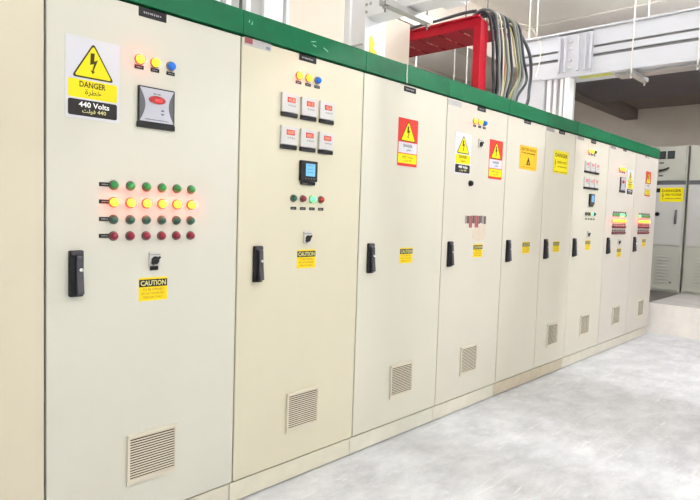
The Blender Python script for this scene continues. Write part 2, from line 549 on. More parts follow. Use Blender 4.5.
def danger_sign_red(root, x0, z1, w=0.187, h=0.275):
    s = link('danger_sign', cached(('dsr', w, h), lambda: MB().prism(rrect(0, w, -h, 0, 0.004), -0.0015, 0).mesh('danger_sign_red')), M_SIGNR, root, (x0, 0, z1))
    s['label'] = 'red danger sign with yellow triangle over white and yellow panels'
    y = -0.0015
    warning_triangle(s, w * 0.50, -h * 0.48, w * 0.80, h * 0.45, y, M_OLIVE, M_SIGNY)
    link('white_panel', cached(('dsr1', w, h), lambda: MB().prism(rrect(w * 0.03, w * 0.97, -h * 0.725, -h * 0.50, 0.003), -0.0006, 0).mesh('white_panel')), M_SIGNW, s, (0, y, 0))
    link('yellow_panel', cached(('dsr2', w, h), lambda: MB().prism(rrect(w * 0.03, w * 0.97, -h * 0.94, -h * 0.745, 0.003), -0.0006, 0).mesh('yellow_panel')), M_SIGNY, s, (0, y, 0))
    yt = y - 0.0010
    lettering('DANGER', w * 0.50, -h * 0.57, w * 0.46, h * 0.062, yt, M_SIGNK, s, 0.02)
    lettering('\uFEAE\uFEC4\uFEA7', w * 0.55, -h * 0.655, w * 0.26, h * 0.075, yt, M_SIGNK, s, 0.01)
    lettering('440 Volts', w * 0.50, -h * 0.81, w * 0.56, h * 0.06, yt, M_AMBERINK, s, 0.02)
    lettering('\uFE96\uFEDF\uFEEE\uFED3 440', w * 0.50, -h * 0.885, w * 0.44, h * 0.06, yt, M_AMBERINK, s, 0.02)
    return s


def caution_sticker(root, xc, zc, w=0.124, h=0.092):
    s = link('caution_sticker', cached(('cau', w, h), lambda: MB().prism(rrect(-w / 2, w / 2, -h / 2, h / 2, 0.003), -0.0008, 0).mesh('caution_sticker')), M_CAUTY, root, (xc, 0, zc))
    link('black_band', cached(('caub', w, h), lambda: MB().box(-w * 0.49, w * 0.49, -0.0004, 0, h * 0.10, h * 0.42).mesh('black_band')), M_BLACK, s, (0, -0.0008, 0))
    lettering('CAUTION', 0, h * 0.26, w * 0.88, h * 0.22, -0.0015, M_CABY, s, 0.025)
    for k, tx in enumerate(('TO BE OPENED', 'BY AUTHORIZED', 'PERSON ONLY')):
        lettering(tx, 0, h * (-0.02 - 0.165 * k), w * (0.74, 0.80, 0.68)[k], h * 0.105, -0.0012, M_AMBERINK, s, 0.01)
    return s


def nameplate(root, xc, zc, w=0.112, h=0.032, seed=1):
    s = link('nameplate', cached(('npl', w, h), lambda: MB().prism(rrect(-w / 2, w / 2, -h / 2, h / 2, 0.002), -0.002, 0).mesh('nameplate')), M_PLATEBLK, root, (xc, 0, zc))
    worn_print(0, 0, w * 0.66, h * 0.24, -0.0022, M_GREYINK, s, 9, seed)
    return s


def small_tag(root, xc, zc, w=0.034, h=0.013):
    s = link('legend_plate', cached(('leg', w, h), lambda: MB().box(-w / 2, w / 2, -0.002, 0, -h / 2, h / 2).mesh('legend_plate')), M_BLACK, root, (xc, 0, zc))
    worn_print(0, 0, w * 0.6, h * 0.25, -0.0022, M_GREYINK, s, 4, 5)
    return s


def maker_tag(root, xc, zc, w=0.15, h=0.034, faded=False):
    s = link('maker_tag', cached(('mkt', w, h), lambda: MB().box(-w / 2, w / 2, -0.0012, 0, -h / 2, h / 2).mesh('maker_tag')), M_TAGG if faded else M_TAGW, root, (xc, 0, zc))
    y = -0.0013
    if not faded:
        link('red_emblem', cached('mkr', lambda: MB().prism(rrect(-0.021, 0.021, -0.012, 0.012, 0.002), -0.0003, 0).mesh('red_emblem')), M_TAGR, s, (-w * 0.34, y, 0.003))
        link('blue_block', cached('mkb', lambda: MB().box(-0.012, 0.012, -0.0003, 0, -0.006, 0.006).mesh('blue_block')), M_TAGB, s, (w * 0.38, y, -0.006))
    worn_print(w * 0.10, h * 0.22, w * 0.45, h * 0.12, y, M_GREYINK, s, 7, 3)
    worn_print(w * 0.06, -h * 0.15, w * 0.35, h * 0.12, y, M_GREYINK, s, 6, 4)
    return s


def pilot(root, xc, zc, lens, r=0.0165, bez=None, name='pilot_lamp', depth=1.0):
    s = link(name, cached(('bez', r, (bez or M_BEZEL).name), lambda: MB().lathe_y([(r * 1.18, 0), (r * 1.18, -0.004), (r * 1.05, -0.007), (r * 0.95, -0.007)], 18).mesh('bezel', 0, True)),
             bez or M_BEZEL, root, (xc, 0, zc))
    d = depth
    link('lens' if 'lamp' in name else 'cap',
         cached(('len', r, lens.name, d), lambda: MB().lathe_y([(r * 0.96, -0.006), (r * 0.96, -0.012 * d), (r * 0.86, -0.018 * d), (r * 0.60, -0.023 * d), (r * 0.25, -0.0255 * d)], 18).mesh('lens', 0, True)),
         lens, s)
    return s


def push_button(root, xc, zc, cap, r=0.0155):
    return pilot(root, xc, zc, cap, r, M_BEZELD, 'push_button', 0.9)


def lock_handle(root, xc):
    """swing-handle lock: a long escutcheon, a lever that tapers out, a chrome barrel"""
    s = link('door_handle', cached('hnd', lambda: MB().prism(rrect(-0.025, 0.025, -0.083, 0.083, 0.006), -0.014, 0).mesh('escutcheon', 0.002)), M_BLACK, root, (xc, 0, 1.099))
    def lever():
        mb = MB()
        mb.prism_yz([(-0.014, 0.068), (-0.022, 0.060), (-0.024, 0.020), (-0.027, -0.02), (-0.033, -0.072), (-0.014, -0.078)], -0.004, 0.021)
        return mb.mesh('lever', 0.003)
    link('lever', cached('lev', lever), M_HANDLE, s)
    link('lock_barrel', cached('lck', lambda: MB().lathe_y([(0.0075, -0.020), (0.0075, -0.029), (0.006, -0.031)], 14).mesh('lock_barrel', 0, True)), M_CHROME, s, (0.010, 0, 0.014))
    link('top_cap', cached('tcap', lambda: MB().prism(rrect(-0.02, 0.022, 0.066, 0.080, 0.004), -0.019, -0.012).mesh('top_cap', 0.002)), M_HANDLE, s)
    return s


def vent(root, xc, zc=0.352, w=0.21, h=0.202):
    def frame():
        mb = MB()
        t = 0.010
        mb.box(-w / 2, w / 2, -0.014, 0, h / 2 - 0.012, h / 2)
        mb.box(-w / 2, w / 2, -0.006, 0, -h / 2, -h / 2 + 0.018)
        mb.box(-w / 2, -w / 2 + t, -0.010, 0, -h / 2 + 0.018, h / 2 - 0.012)
        mb.box(w / 2 - t * 0.5, w / 2, -0.008, 0, -h / 2 + 0.018, h / 2 - 0.012)
        return mb.mesh('vent_frame')
    s = link('vent', cached(('vf', w, h), frame), M_DOOR, root, (xc, 0, zc))
    s.color = srgb(196, 189, 172)
    # the dark opening behind the louvres
    link('vent_filter', cached(('vfl', w, h), lambda: MB().box(-w / 2 + 0.010, w / 2 - 0.005, -0.0015, 0, -h / 2 + 0.018, h / 2 - 0.012).mesh('vent_filter')),
         mat('vent_filter_dark', srgb(48, 43, 38), 0.85, 0, 0.1, 80), s)
    n = 17
    me = cached(('slat', w, h), lambda: MB().prism_yz([(-0.0090, -0.0023), (-0.0075, -0.0026), (-0.0055, 0.0019), (-0.0070, 0.0023)], -w / 2 + 0.010, w / 2 - 0.005).mesh('slat'))
    z0, z1 = -h / 2 + 0.023, h / 2 - 0.015
    for k in range(n):
        o = link('slat', me, M_DOOR, s, (0, 0, z0 + (z1 - z0) * k / (n - 1)))
        o.color = srgb(190, 181, 162)
    return s


def selector_switch(root, xc, zc, w=0.046, h=0.05, tagged=True):
    s = link('selector_switch', cached(('sel', w, h), lambda: MB().prism(rrect(-w / 2, w / 2, -h / 2, h / 2, 0.003), -0.010, 0).mesh('switch_plate', 0.0015)), M_METER, root, (xc, 0, zc))
    link('plate_line', cached(('selp', w), lambda: MB().box(-w * 0.46, w * 0.46, -0.0004, 0, h * 0.30, h * 0.34).mesh('plate_line')), M_SIDE, s, (0, -0.0101, 0))
    a = math.radians(38)
    def knob():
        mb = MB()
        mb.lathe_y([(w * 0.33, -0.010), (w * 0.33, -0.015), (w * 0.28, -0.017)], 16)
        c, sn = math.cos(a), math.sin(a)
        L, T = w * 0.46, w * 0.15
        poly = [(-L * c + T * sn, -L * sn - T * c), (L * c + T * 0.5 * sn, L * sn - T * 0.5 * c), (L * c - T * 0.5 * sn, L * sn + T * 0.5 * c), (-L * c - T * sn, -L * sn + T * c)]
        mb.prism(poly, -0.021, -0.015)
        return mb.mesh('knob')
    link('knob', cached(('selk', w), knob), M_BLACK, s, (0, 0, -h * 0.10))
    if tagged:
        link('legend_plate', cached(('sell', w), lambda: MB().box(-w * 0.36, w * 0.36, -0.003, 0, -0.008, 0.008).mesh('legend')), M_BLACK, s, (0, 0, -h / 2 - 0.011))
    return s


def digital_meter(root, xc, zc, digits, disp=None, w=0.100, h=0.104):
    s = link('panel_meter', cached(('mtr', w, h), lambda: MB().prism(rrect(-w / 2, w / 2, -h / 2 + 0.018, h / 2, 0.003), -0.012, 0).mesh('panel_meter', 0.0015)), M_METER, root, (xc, 0, zc))
    link('display', cached(('mtd', w, (disp or M_DISP).name), lambda: MB().box(-0.025, 0.025, -0.0006, 0, -0.012, 0.012).mesh('display')), disp or M_DISP, s, (0.006, -0.012, h * 0.23))
    lettering(digits, 0.006, h * 0.23, 0.038, 0.016, -0.0128, M_DIGIT, s, 0.02, 'digits')
    for k in range(4):
        link('key', cached('mtk', lambda: MB().box(-0.004, 0.004, -0.001, 0, -0.0035, 0.0035).mesh('key')), M_GREYINK, s, (-0.008 + 0.0125 * k, -0.012, -h * 0.02))
    link('legend_plate', cached(('mtl', w), lambda: MB().box(-w / 2, w / 2, -0.010, 0, -0.009, 0.009).mesh('meter_legend', 0.001)), M_PLATEBLK, s, (0, 0, -h / 2 + 0.007))
    return s


def lcd_meter(root, xc, zc, w=0.110, h=0.100):
    s = link('power_meter', cached(('lcd', w, h), lambda: MB().prism(rrect(-w / 2, w / 2, -h / 2, h / 2, 0.004), -0.016, 0).mesh('power_meter', 0.002)), M_BLACK, root, (xc, 0, zc))
    link('screen', cached('lcds', lambda: MB().box(-w * 0.28, w * 0.28, -0.0008, 0, -h * 0.24, h * 0.36).mesh('screen')), M_LCD, s, (w * 0.06, -0.016, 0))
    for k in range(3):
        worn_print(w * 0.06, h * (0.26 - 0.16 * k), w * 0.36, h * 0.05, -0.0170, M_LCDINK, s, 5, 20 + k)
    for k in range(4):
        link('key', cached('lcdk', lambda: MB().box(-0.004, 0.004, -0.001, 0, -0.003, 0.003).mesh('lcd_key')), M_SIDE, s, (-w * 0.2 + 0.018 * k, -0.016, -h * 0.36))
    link('legend_plate', cached('lcdl', lambda: MB().box(-w * 0.42, w * 0.42, -0.010, 0, -0.008, 0.008).mesh('lcd_legend')), M_BLACK, s, (0, 0, -h / 2 - 0.009))
    return s


def relay_meter(root, xc, zc, w=0.152, h=0.137):
    s = link('controller_unit', MB().prism(rrect(-w / 2, w / 2, -h / 2, h / 2, 0.003), -0.010, 0).mesh('controller_unit', 0.002), M_BLACK, root, (xc, 0, zc))
    y = -0.010
    # hourglass face
    pts = []
    for i in range(13):
        t = i / 12
        pts.append((w * (0.47 - 0.15 * math.sin(PI * t)), h * (-0.46 + 0.92 * t)))
    for i in range(13):
        t = 1 - i / 12
        pts.append((-w * (0.47 - 0.15 * math.sin(PI * t)), h * (-0.46 + 0.92 * t)))
    link('grey_side', MB().box(-w * 0.47, w * 0.47, -0.0006, 0, -h * 0.46, h * 0.46).mesh('grey_side'), M_SIDE, s, (0, y, 0))
    link('face', MB().prism(pts, -0.001, 0).mesh('face'), M_FACE, s, (0, y - 0.0006, 0))
    ov = [(w * 0.235 * math.cos(2 * PI * i / 24), h * 0.115 * math.sin(2 * PI * i / 24)) for i in range(24)]
    link('display_window', MB().prism(ov, -0.0008, 0).mesh('display_window'), M_OVAL, s, (0.0, y - 0.0016, h * 0.16))
    lettering('403', w * 0.03, h * 0.16, w * 0.20, h * 0.10, y - 0.0030, mat('oval_digits', srgb(250, 60, 60), 0.4, 0, 0.02, 20, emit=srgb(255, 50, 50), estr=0.8), s, 0.02, 'digits')
    for sgn in (1, -1):
        link('arrow_key', MB().prism([(-0.009, 0), (0.009, 0), (0, 0.008 * sgn)] if sgn > 0 else [(-0.009, 0), (0, -0.008), (0.009, 0)], -0.001, 0).mesh('arrow_key'),
             mat('key_blue', srgb(80, 84, 112), 0.4, 0, 0.03, 30), s, (w * 0.15, y - 0.0016, h * (-0.14 if sgn > 0 else -0.20)))
    for k in (-0.07, 0.05):
        link('indicator', MB().box(-0.006, 0.006, -0.0006, 0, -0.002, 0.002).mesh('indicator'), M_SIDE, s, (w * k, y - 0.0016, h * 0.32))
    worn_print(0, -h * 0.40, w * 0.66, h * 0.035, y - 0.0018, M_SIDE, s, 20, 9)
    link('legend_plate', MB().box(-w * 0.52, w * 0.52, -0.009, 0, -0.010, 0.010).mesh('legend_plate', 0.001), M_BLACK, s, (0, 0, -h / 2 - 0.009))
    return s


def yellow_sign(root, x0, z1, w, h, kind):
    s = link('hazard_sign', MB().prism(rrect(0, w, -h, 0, 0.005), -0.0015, 0).mesh('hazard_sign'), M_SIGNO if kind == 'shock' else M_SIGNY, root, (x0, 0, z1))
    yt = -0.0022
    if kind == 'shock':
        lettering('ELECTRIC SHOCK', w * 0.5, -h * 0.15, w * 0.84, h * 0.11, yt, M_BROWNINK, s, 0.03)
        worn_print(w * 0.5, -h * 0.30, w * 0.80, h * 0.075, yt, M_BROWNINK, s, 8, 31)
        link('black_triangle', MB().prism(rtri(w * 0.5, -h * 0.80, w * 0.24, h * 0.36, 0.008), -0.0006, 0).mesh('black_triangle'), M_SIGNK, s, (0, -0.0015, 0))
        link('triangle_fill', MB().prism(rtri(w * 0.5, -h * 0.76, w * 0.08, h * 0.11, 0.003), -0.0004, 0).mesh('triangle_fill'), M_SIGNO, s, (0, -0.0021, 0))
        worn_print(w * 0.5, -h * 0.90, w * 0.7, h * 0.03, yt, M_AMBERINK, s, 10, 32)
    else:
        lettering('DANGER', w * 0.5, -h * 0.20, w * 0.86, h * 0.17, yt, M_BROWNINK, s, 0.03)
        link('lightning_bolt', MB().prism(bolt_poly(w * 0.10, -h * 0.80, w * 0.09, h * 0.40), -0.0005, 0).mesh('lightning_bolt'), M_SIGNK, s, (0, -0.0015, 0))
        lettering('HIGH VOLT', w * 0.57, -h * 0.50, w * 0.66, h * 0.11, yt, M_BROWNINK, s, 0.02)
        worn_print(w * 0.57, -h * 0.70, w * 0.62, h * 0.06, yt, M_AMBERINK, s, 8, 33)
        worn_print(w * 0.5, -h * 0.93, w * 0.86, h * 0.05, yt, M_AMBERINK, s, 12, 34)
    return s


XS = [-0.035, 0.765, 1.568, 2.370, 3.165, 3.950, 4.585, 5.180, 6.000, 6.815, 7.610]
LABELS = [
    'cream cabinet with a plain blank door beside the one with the power controller',
    'cream switchboard cabinet with a white 440 volt danger sign and a square controller',
    'cream switchboard cabinet with six white digital meters in two rows and a blue screen',
    'cream switchboard cabinet with a single red danger sign and no lamps',
    'cream switchboard cabinet with two danger signs, a white and a red, under pilot lamps',
    'cream switchboard cabinet with an amber electric shock sign and no vent',
    'narrow cream switchboard cabinet with a bright yellow danger notice',
    'cream switchboard cabinet with six small meters between yellow notice and lit button rows',
    'cream switchboard cabinet with a white danger sign, four rows of buttons and selector switch',
    'last cream switchboard cabinet with red danger sign, next to the white kerb',
]
DCOL = [(193, 186, 165), (192, 190, 178), (194, 188, 166), (193, 190, 175), (192, 187, 174), (193, 188, 174), (193, 188, 174), (193, 188, 174), (192, 186, 176), (191, 184, 175)]  # door tints; slight differences stand in for uneven lighting
PCOL = [(198, 192, 172), (198, 193, 176), (199, 194, 175), (198, 195, 180), (198, 194, 178), (184, 173, 150), (184, 173, 150), (197, 192, 177), (197, 192, 177), (197, 192, 177)]
HANDLE_X = [0.07, 0.866, 1.680, 2.465, 3.255, 4.035, 4.675, 5.262, 6.100, 6.905]

CAB = []
for i in range(10):
    x0, x1 = XS[i], XS[i + 1]
    W = x1 - x0
    root = thing('switchboard_cabinet', LABELS[i], 'cabinet', (x0, 0, 0), 'cream switchboard cabinets in a row')
    CAB.append(root)
    g = 0.0015
    # carcass: hollow-fronted box
    body = MB()
    body.box(g, W - g, 0.055, 0.80, DOOR_Z0, 2.195)
    link('body', body, M_DOOR, root).color = srgb(*DCOL[i])
    e = 0.0036
    d = link('door', MB().box(e, W - e, 0.0, 0.035, DOOR_Z0 + 0.007, DOOR_Z1 - 0.004).mesh('door', 0.003), M_DOOR, root)
    d.color = srgb(*DCOL[i])
    link('plinth', MB().box(0.002 - 0.012, W - 0.002 - 0.012, 0.006, 0.78, 0.008, DOOR_Z0 - 0.001).mesh('plinth', 0.0015), M_PLINTH, root).color = srgb(*PCOL[i])
    link('base_rail', MB().box(0.002 - 0.012, W - 0.002 - 0.012, 0.04, 0.76, 0.0, 0.0085), M_BLACK, root)
    link('header_channel', MB().box(0.0008, W - 0.0008, -0.012, 0.026, DOOR_Z1 + 0.002, 2.207).mesh('header_channel', 0.003), M_GREEN, root)
    lock_handle(root, HANDLE_X[i] - x0)


def cab(i):
    return CAB[i], XS[i]


# --- cabinet 1: danger sign, controller, 4 x 6 buttons
r, b = cab(1)
nameplate(r, 1.153 - b, 2.078, 0.114, 0.034, 11)
danger_sign_white(r, 0.829 - b, 1.933, 0.195, 0.284)
for x, m_ in ((1.100, M_AMBLIT), (1.164, M_YELLIT), (1.231, M_BLULIT)):
    pilot(r, x - b, 1.899, m_, 0.0165)
    small_tag(r, x - b, 1.871, 0.036, 0.014)
relay_meter(r, 1.170 - b, 1.735)
for zi, (z, m_, lamp) in enumerate(((1.421, M_GREENB, False), (1.358, M_AMBLIT, True), (1.294, M_GREEND, False), (1.232, M_REDB, False))):
    for k in range(6):
        x = 1.004 + 0.0652 * k
        (pilot if lamp else push_button)(r, x - b, z, m_)
    small_tag(r, 0.971 - b, z + 0.001, 0.042, 0.015)
selector_switch(r, 1.170 - b, 1.141, 0.048, 0.052)
caution_sticker(r, 1.168 - b, 1.022, 0.122, 0.092)
vent(r, 1.169 - b)

# --- cabinet 2: six meters
r, b = cab(2)
maker_tag(r, 1.658 - b, 2.082)
for (ux, uz, ul, ua) in ((1.985, 2.166, 0.030, 0.25), (1.992, 2.148, 0.024, -0.15), (2.068, 2.146, 0.034, -0.35), (1.60, 2.165, 0.012, 1.4), (1.615, 2.16, 0.014, 1.3)):
    link('paint_scratch', MB().prism([(-ul / 2, -0.001), (ul / 2, -0.0018), (ul / 2, 0.0012), (-ul / 2, 0.0022)], -0.0004, 0).mesh('paint_scratch'),
         mat('scratched_paint', srgb(150, 190, 165), 0.6, 0, 0.05, 40), r, (ux - b, -0.0121, uz), (0, -ua, 0))
nameplate(r, 1.960 - b, 2.081, 0.112, 0.030, 12)
for x, m_ in ((1.904, M_AMBLIT), (1.966, M_YELLIT), (2.026, M_BLULIT)):
    pilot(r, x - b, 1.990, m_, 0.0165)
    small_tag(r, x - b, 1.959, 0.036, 0.014)
for row, (zc, dg) in enumerate(((1.843, ('418', '415', '424')), (1.692, ('000', '005', '000')))):
    for k in range(3):
        digital_meter(r, 1.848 + 0.1225 * k - b, zc, dg[k], M_DISP if (row == 0 and k < 2) or (row == 1 and k == 0) else M_DISP2)
lcd_meter(r, 1.978 - b, 1.543)
for x, m_ in ((1.890, M_GREEND), (1.951, M_REDB), (2.012, M_GREENLIT), (2.073, M_RED2)):
    (pilot if m_ is M_GREENLIT else push_button)(r, x - b, 1.408, m_)
    small_tag(r, x + 0.003 - b, 1.360, 0.036, 0.014)
selector_switch(r, 1.986 - b, 1.219, 0.050, 0.058, False)
caution_sticker(r, 1.987 - b, 1.112)
vent(r, 1.985 - b)

# --- cabinet 3: red danger sign only
r, b = cab(3)
nameplate(r, 2.772 - b, 2.073, 0.114, 0.030, 13)
danger_sign_red(r, 2.677 - b, 1.905)
caution_sticker(r, 2.796 - b, 1.104)
vent(r, 2.790 - b)

# --- cabinet 4: two danger signs, smeared print
r, b = cab(4)
maker_tag(r, 3.250 - b, 2.070, 0.15, 0.034, True)
nameplate(r, 3.577 - b, 2.080, 0.108, 0.028, 14)
for x, m_ in ((3.492, M_AMBLIT), (3.556, M_YELLIT), (3.618, M_BLULIT)):
    pilot(r, x - b, 1.990, m_, 0.0165)
    small_tag(r, x + 0.004 - b, 1.959, 0.036, 0.014)
danger_sign_white(r, 3.270 - b, 1.893, 0.196, 0.268)
selector_switch(r, 3.575 - b, 1.850, 0.052, 0.060, False)
danger_sign_red(r, 3.706 - b, 1.895)
kn = link('key_switch', MB().lathe_y([(0.020, 0), (0.020, -0.008), (0.015, -0.020), (0.010, -0.024)], 18).mesh('key_switch', 0, True), M_BLACK, r, (3.470 - b, 0, 1.571))
rnd = random.Random(3)
xx = 3.430
for k in range(11):
    ww = rnd.uniform(0.016, 0.032)
    red = k in (2, 3, 5, 6)
    link('worn_legend', MB().box(0, ww, -0.0008, 0, -rnd.uniform(0.050, 0.058) - (0.026 if red else 0), rnd.uniform(-0.004, 0.002)).mesh('worn_legend'),
         M_SMEARR if red else (M_SMEAR if k % 3 else M_TAGG), r, (xx - b, 0, 1.355))
    xx += ww + 0.003
link('stain', MB().prism([(3.53, 1.20), (3.60, 1.178), (3.69, 1.19), (3.715, 1.25), (3.70, 1.295), (3.56, 1.29), (3.535, 1.25)], -0.0003, 0).mesh('stain'), M_STREAK, r, (-b, 0, 0))
caution_sticker(r, 3.612 - b, 1.112)
vent(r, 3.550 - b)

# --- cabinet 5: amber electric shock sign
r, b = cab(5)
nameplate(r, 4.255 - b, 2.084, 0.110, 0.026, 15)
yellow_sign(r, 4.155 - b, 1.903, 0.288, 0.180, 'shock')
caution_sticker(r, 4.335 - b, 1.118)

# --- cabinet 6: yellow danger notice
r, b = cab(6)
maker_tag(r, 4.665 - b, 2.078, 0.145, 0.030, True)
nameplate(r, 4.885 - b, 2.082, 0.118, 0.030, 16)
yellow_sign(r, 4.757 - b, 1.925, 0.285, 0.190, 'volt')
caution_sticker(r, 4.893 - b, 1.115)
vent(r, 4.905 - b)

# --- cabinet 7: small meters
r, b = cab(7)
maker_tag(r, 5.290 - b, 2.080, 0.145, 0.030, True)
nameplate(r, 5.590 - b, 2.078, 0.120, 0.030, 17)
for x, m_ in ((5.49, M_AMBLIT), (5.555, M_YELLIT), (5.62, M_GREEND)):
    pilot(r, x - b, 1.985, m_, 0.0165)
    small_tag(r, x + 0.008 - b, 1.957, 0.036, 0.014)
for zc in (1.838, 1.690):
    for k in range(3):
        digital_meter(r, 5.458 + 0.1215 * k - b, zc, '000', M_DISP2)
lcd_meter(r, 5.605 - b, 1.545)
for k, m_ in enumerate((M_GREEND, M_REDB, M_GREENLIT, M_BLACK)):
    (pilot if m_ is M_GREENLIT else push_button)(r, 5.500 + 0.064 * k - b, 1.408, m_)
    small_tag(r, 5.510 + 0.064 * k - b, 1.360, 0.036, 0.014)
selector_switch(r, 5.580 - b, 1.220, 0.050, 0.058, False)
caution_sticker(r, 5.592 - b, 1.115)
vent(r, 5.618 - b)

# --- cabinets 8 and 9: rows of buttons
for ci, xb, lampx in ((8, 6.215, True), (9, 7.020, False)):
    r, b = cab(ci)
    for z, m_, lamp in ((1.412, M_GREENB, False), (1.352, M_AMBLIT, True), (1.290, M_REDD, False), (1.228, M_REDD, False)):
        for k in range(6):
            mm = M_GREENLIT if (lamp is False and m_ is M_GREENB and ((ci == 8 and k in (3, 4)) or (ci == 9 and k == 0))) else m_
            (pilot if lamp or mm is M_GREENLIT else push_button)(r, xb + 0.068 * k - b, z, mm)
            if not lamp:
                small_tag(r, xb + 0.068 * k + 0.02 - b, z + 0.026, 0.046, 0.018)
r, b = cab(8)
maker_tag(r, 6.105 - b, 2.082, 0.145, 0.032, True)
nameplate(r, 6.445 - b, 2.088, 0.10, 0.028, 18)
for x, m_ in ((6.33, M_AMBLIT), (6.395, M_YELLIT), (6.455, M_AMBLIT)):
    pilot(r, x - b, 1.885, m_, 0.0165)
    small_tag(r, x + 0.008 - b, 1.855, 0.036, 0.014)
relay_meter(r, 6.425 - b, 1.735)
danger_sign_white(r, 6.565 - b, 1.900, 0.196, 0.270)
selector_switch(r, 6.42 - b, 1.135, 0.050, 0.058, False)
caution_sticker(r, 6.447 - b, 1.020)
vent(r, 6.468 - b)
r, b = cab(9)
danger_sign_red(r, 7.175 - b, 1.925, 0.19, 0.28)
caution_sticker(r, 7.255 - b, 1.112)
maker_tag(r, 7.18 - b, 2.080, 0.13, 0.02)
vent(r, 7.270 - b)

# ------------------------------------------------------------------ busbar ducts on top of the row
ZT = 2.196
# fluted white riser standing on the meter cabinet
t = thing('busbar_riser', 'fluted white busbar riser standing on the cabinet with six meters', 'busbar duct', (1.50, 0.10, ZT))
H = ZC - ZT
for x0, x1 in ((0.0, 0.148), (0.164, 0.420)):
    link('housing', MB().box(x0, x1, 0.03, 0.36, 0.0, H).mesh('housing', 0.003), M_DUCTG, t)
for x0, x1, y0 in ((0.0, 0.030, 0.008), (0.056, 0.084, 0.0), (0.164, 0.190, 0.0), (0.274, 0.388, 0.006), (0.404, 0.421, 0.0)):
    link('flange', MB().box(x0, x1, y0, 0.031, 0.0, H).mesh('flange', 0.002), M_DUCTW, t)
link('side_cover', MB().box(0.4215, 0.428, 0.02, 0.34, 0.0, H), M_DUCTW, t)

# white elbow duct on the red-sign cabinet
t = thing('busbar_elbow_duct', 'white busbar duct with elbow rising from the single red sign cabinet', 'busbar duct', (2.475, 0.0, ZT))
z0, z1 = 2.43 - ZT, 2.78 - ZT
link('riser', MB().box(0.0, 0.185, 0.105, 0.205, 0.0, z1).mesh('riser', 0.003), M_DUCTW, t)
link('run', MB().box(0.0, 0.128, -3.3, 0.104, z0, z1).mesh('run', 0.003), M_DUCTW, t)
link('corner_flange', MB().box(-0.012, 0.022, 0.088, 0.104, 0.0, z0), M_DUCTW, t)
link('rear_flange', MB().box(-0.014, 0.19, 0.206, 0.252, 0.0, z1).mesh('rear_flange', 0.003), M_DUCTW, t)
link('foot_bracket', MB().box(-0.03, -0.0145, 0.215, 0.25, 0.055, 0.085).mesh('foot_bracket', 0.003), M_SILVERD, t)
link('cover_lip', MB().box(-0.008, -0.0005, 0.11, 0.20, 0.085, 0.094), M_DUCTG, t)
link('joint_band', MB().box(-0.012, 0.140, -0.46, -0.34, z0 - 0.012, z1 + 0.01).mesh('joint_band', 0.002), M_DUCTW, t)
for k, (yy, zz) in enumerate(((0.09, 0.30), (0.09, 0.26), (0.06, 0.30))):
    link('bolt_head', cached('bolthead', lambda: MB().box(-0.008, 0.0, -0.007, 0.007, -0.007, 0.007).mesh('bolt_head', 0.002)), M_STEEL, t, (-0.0005, yy, zz))
ys = link('warning_label', MB().prism([(0.035, 0.02), (0.105, 0.02), (0.118, 0.055), (0.082, 0.085), (0.090, 0.11), (0.062, 0.15), (0.038, 0.14), (0.045, 0.085)], -0.001, 0).mesh('warning_label'), M_SIGNY, t, (0, 0.104, 0))
link('purple_label', MB().box(0.02, 0.09, -0.62, -0.50, -0.0012, 0.0).mesh('purple_label'), M_PURPLE, t, (0, 0, z0 - 0.0125))
link('yellow_label', MB().box(0.03, 0.10, -0.82, -0.72, -0.0012, 0.0).mesh('yellow_label'), M_SIGNY, t, (0, 0, z0 - 0.0005))


def trapeze(name_label, x0, x1, y, z, top, rodmat, rod_r=0.005, chan=0.035, group=None):
    t = thing('trapeze_hanger', name_label, 'hanger', (x0, y, z), group)
    L = x1 - x0
    mb = MB()
    mb.box(0, L, -chan / 2, chan / 2, 0, 0.004)
    mb.box(0, L, -chan / 2, -chan / 2 + 0.004, 0.004, 0.032)
    mb.box(0, L, chan / 2 - 0.004, chan / 2, 0.004, 0.032)
    link('channel', mb, M_STEEL, t)
    for s in (0.02, L - 0.02):
        link('rod', MB().tube([(s, 0, -0.03), (s, 0, top - z)], rod_r, 8, False).mesh('rod', 0, True), rodmat, t)
        link('nut', MB().box(s - 0.010, s + 0.010, -0.010, 0.010, -0.014, -0.001).mesh('nut', 0.002), M_STEEL, t)
    return t


trapeze('strut channel hanger under the white elbow duct', 2.285, 2.68, -0.185, 2.386, ZC, M_ROD, 0.005, 0.045)

# silver duct that rises from the yellow notice cabinet and crosses over the aisle
t = thing('busbar_cross_duct', 'silver ribbed busbar duct rising from the row and crossing over the aisle', 'busbar duct', (5.05, 0.0, ZT))
zb, zt = 2.59 - ZT, 2.95 - ZT


def ribbed_run(y0, y1):
    link('core', MB().box(0.016, 0.24, y0, y1, zb + 0.004, zt - 0.01), M_SILVERD, t)
    for f0, f1 in ((0.0, 0.37), (0.425, 0.565), (0.635, 1.0)):
        za, zc_ = zt - (zt - zb) * f1, zt - (zt - zb) * f0
        link('side_band', MB().box(0.0, 0.018, y0, y1, za, zc_).mesh('side_band', 0.002), M_SILVER, t)


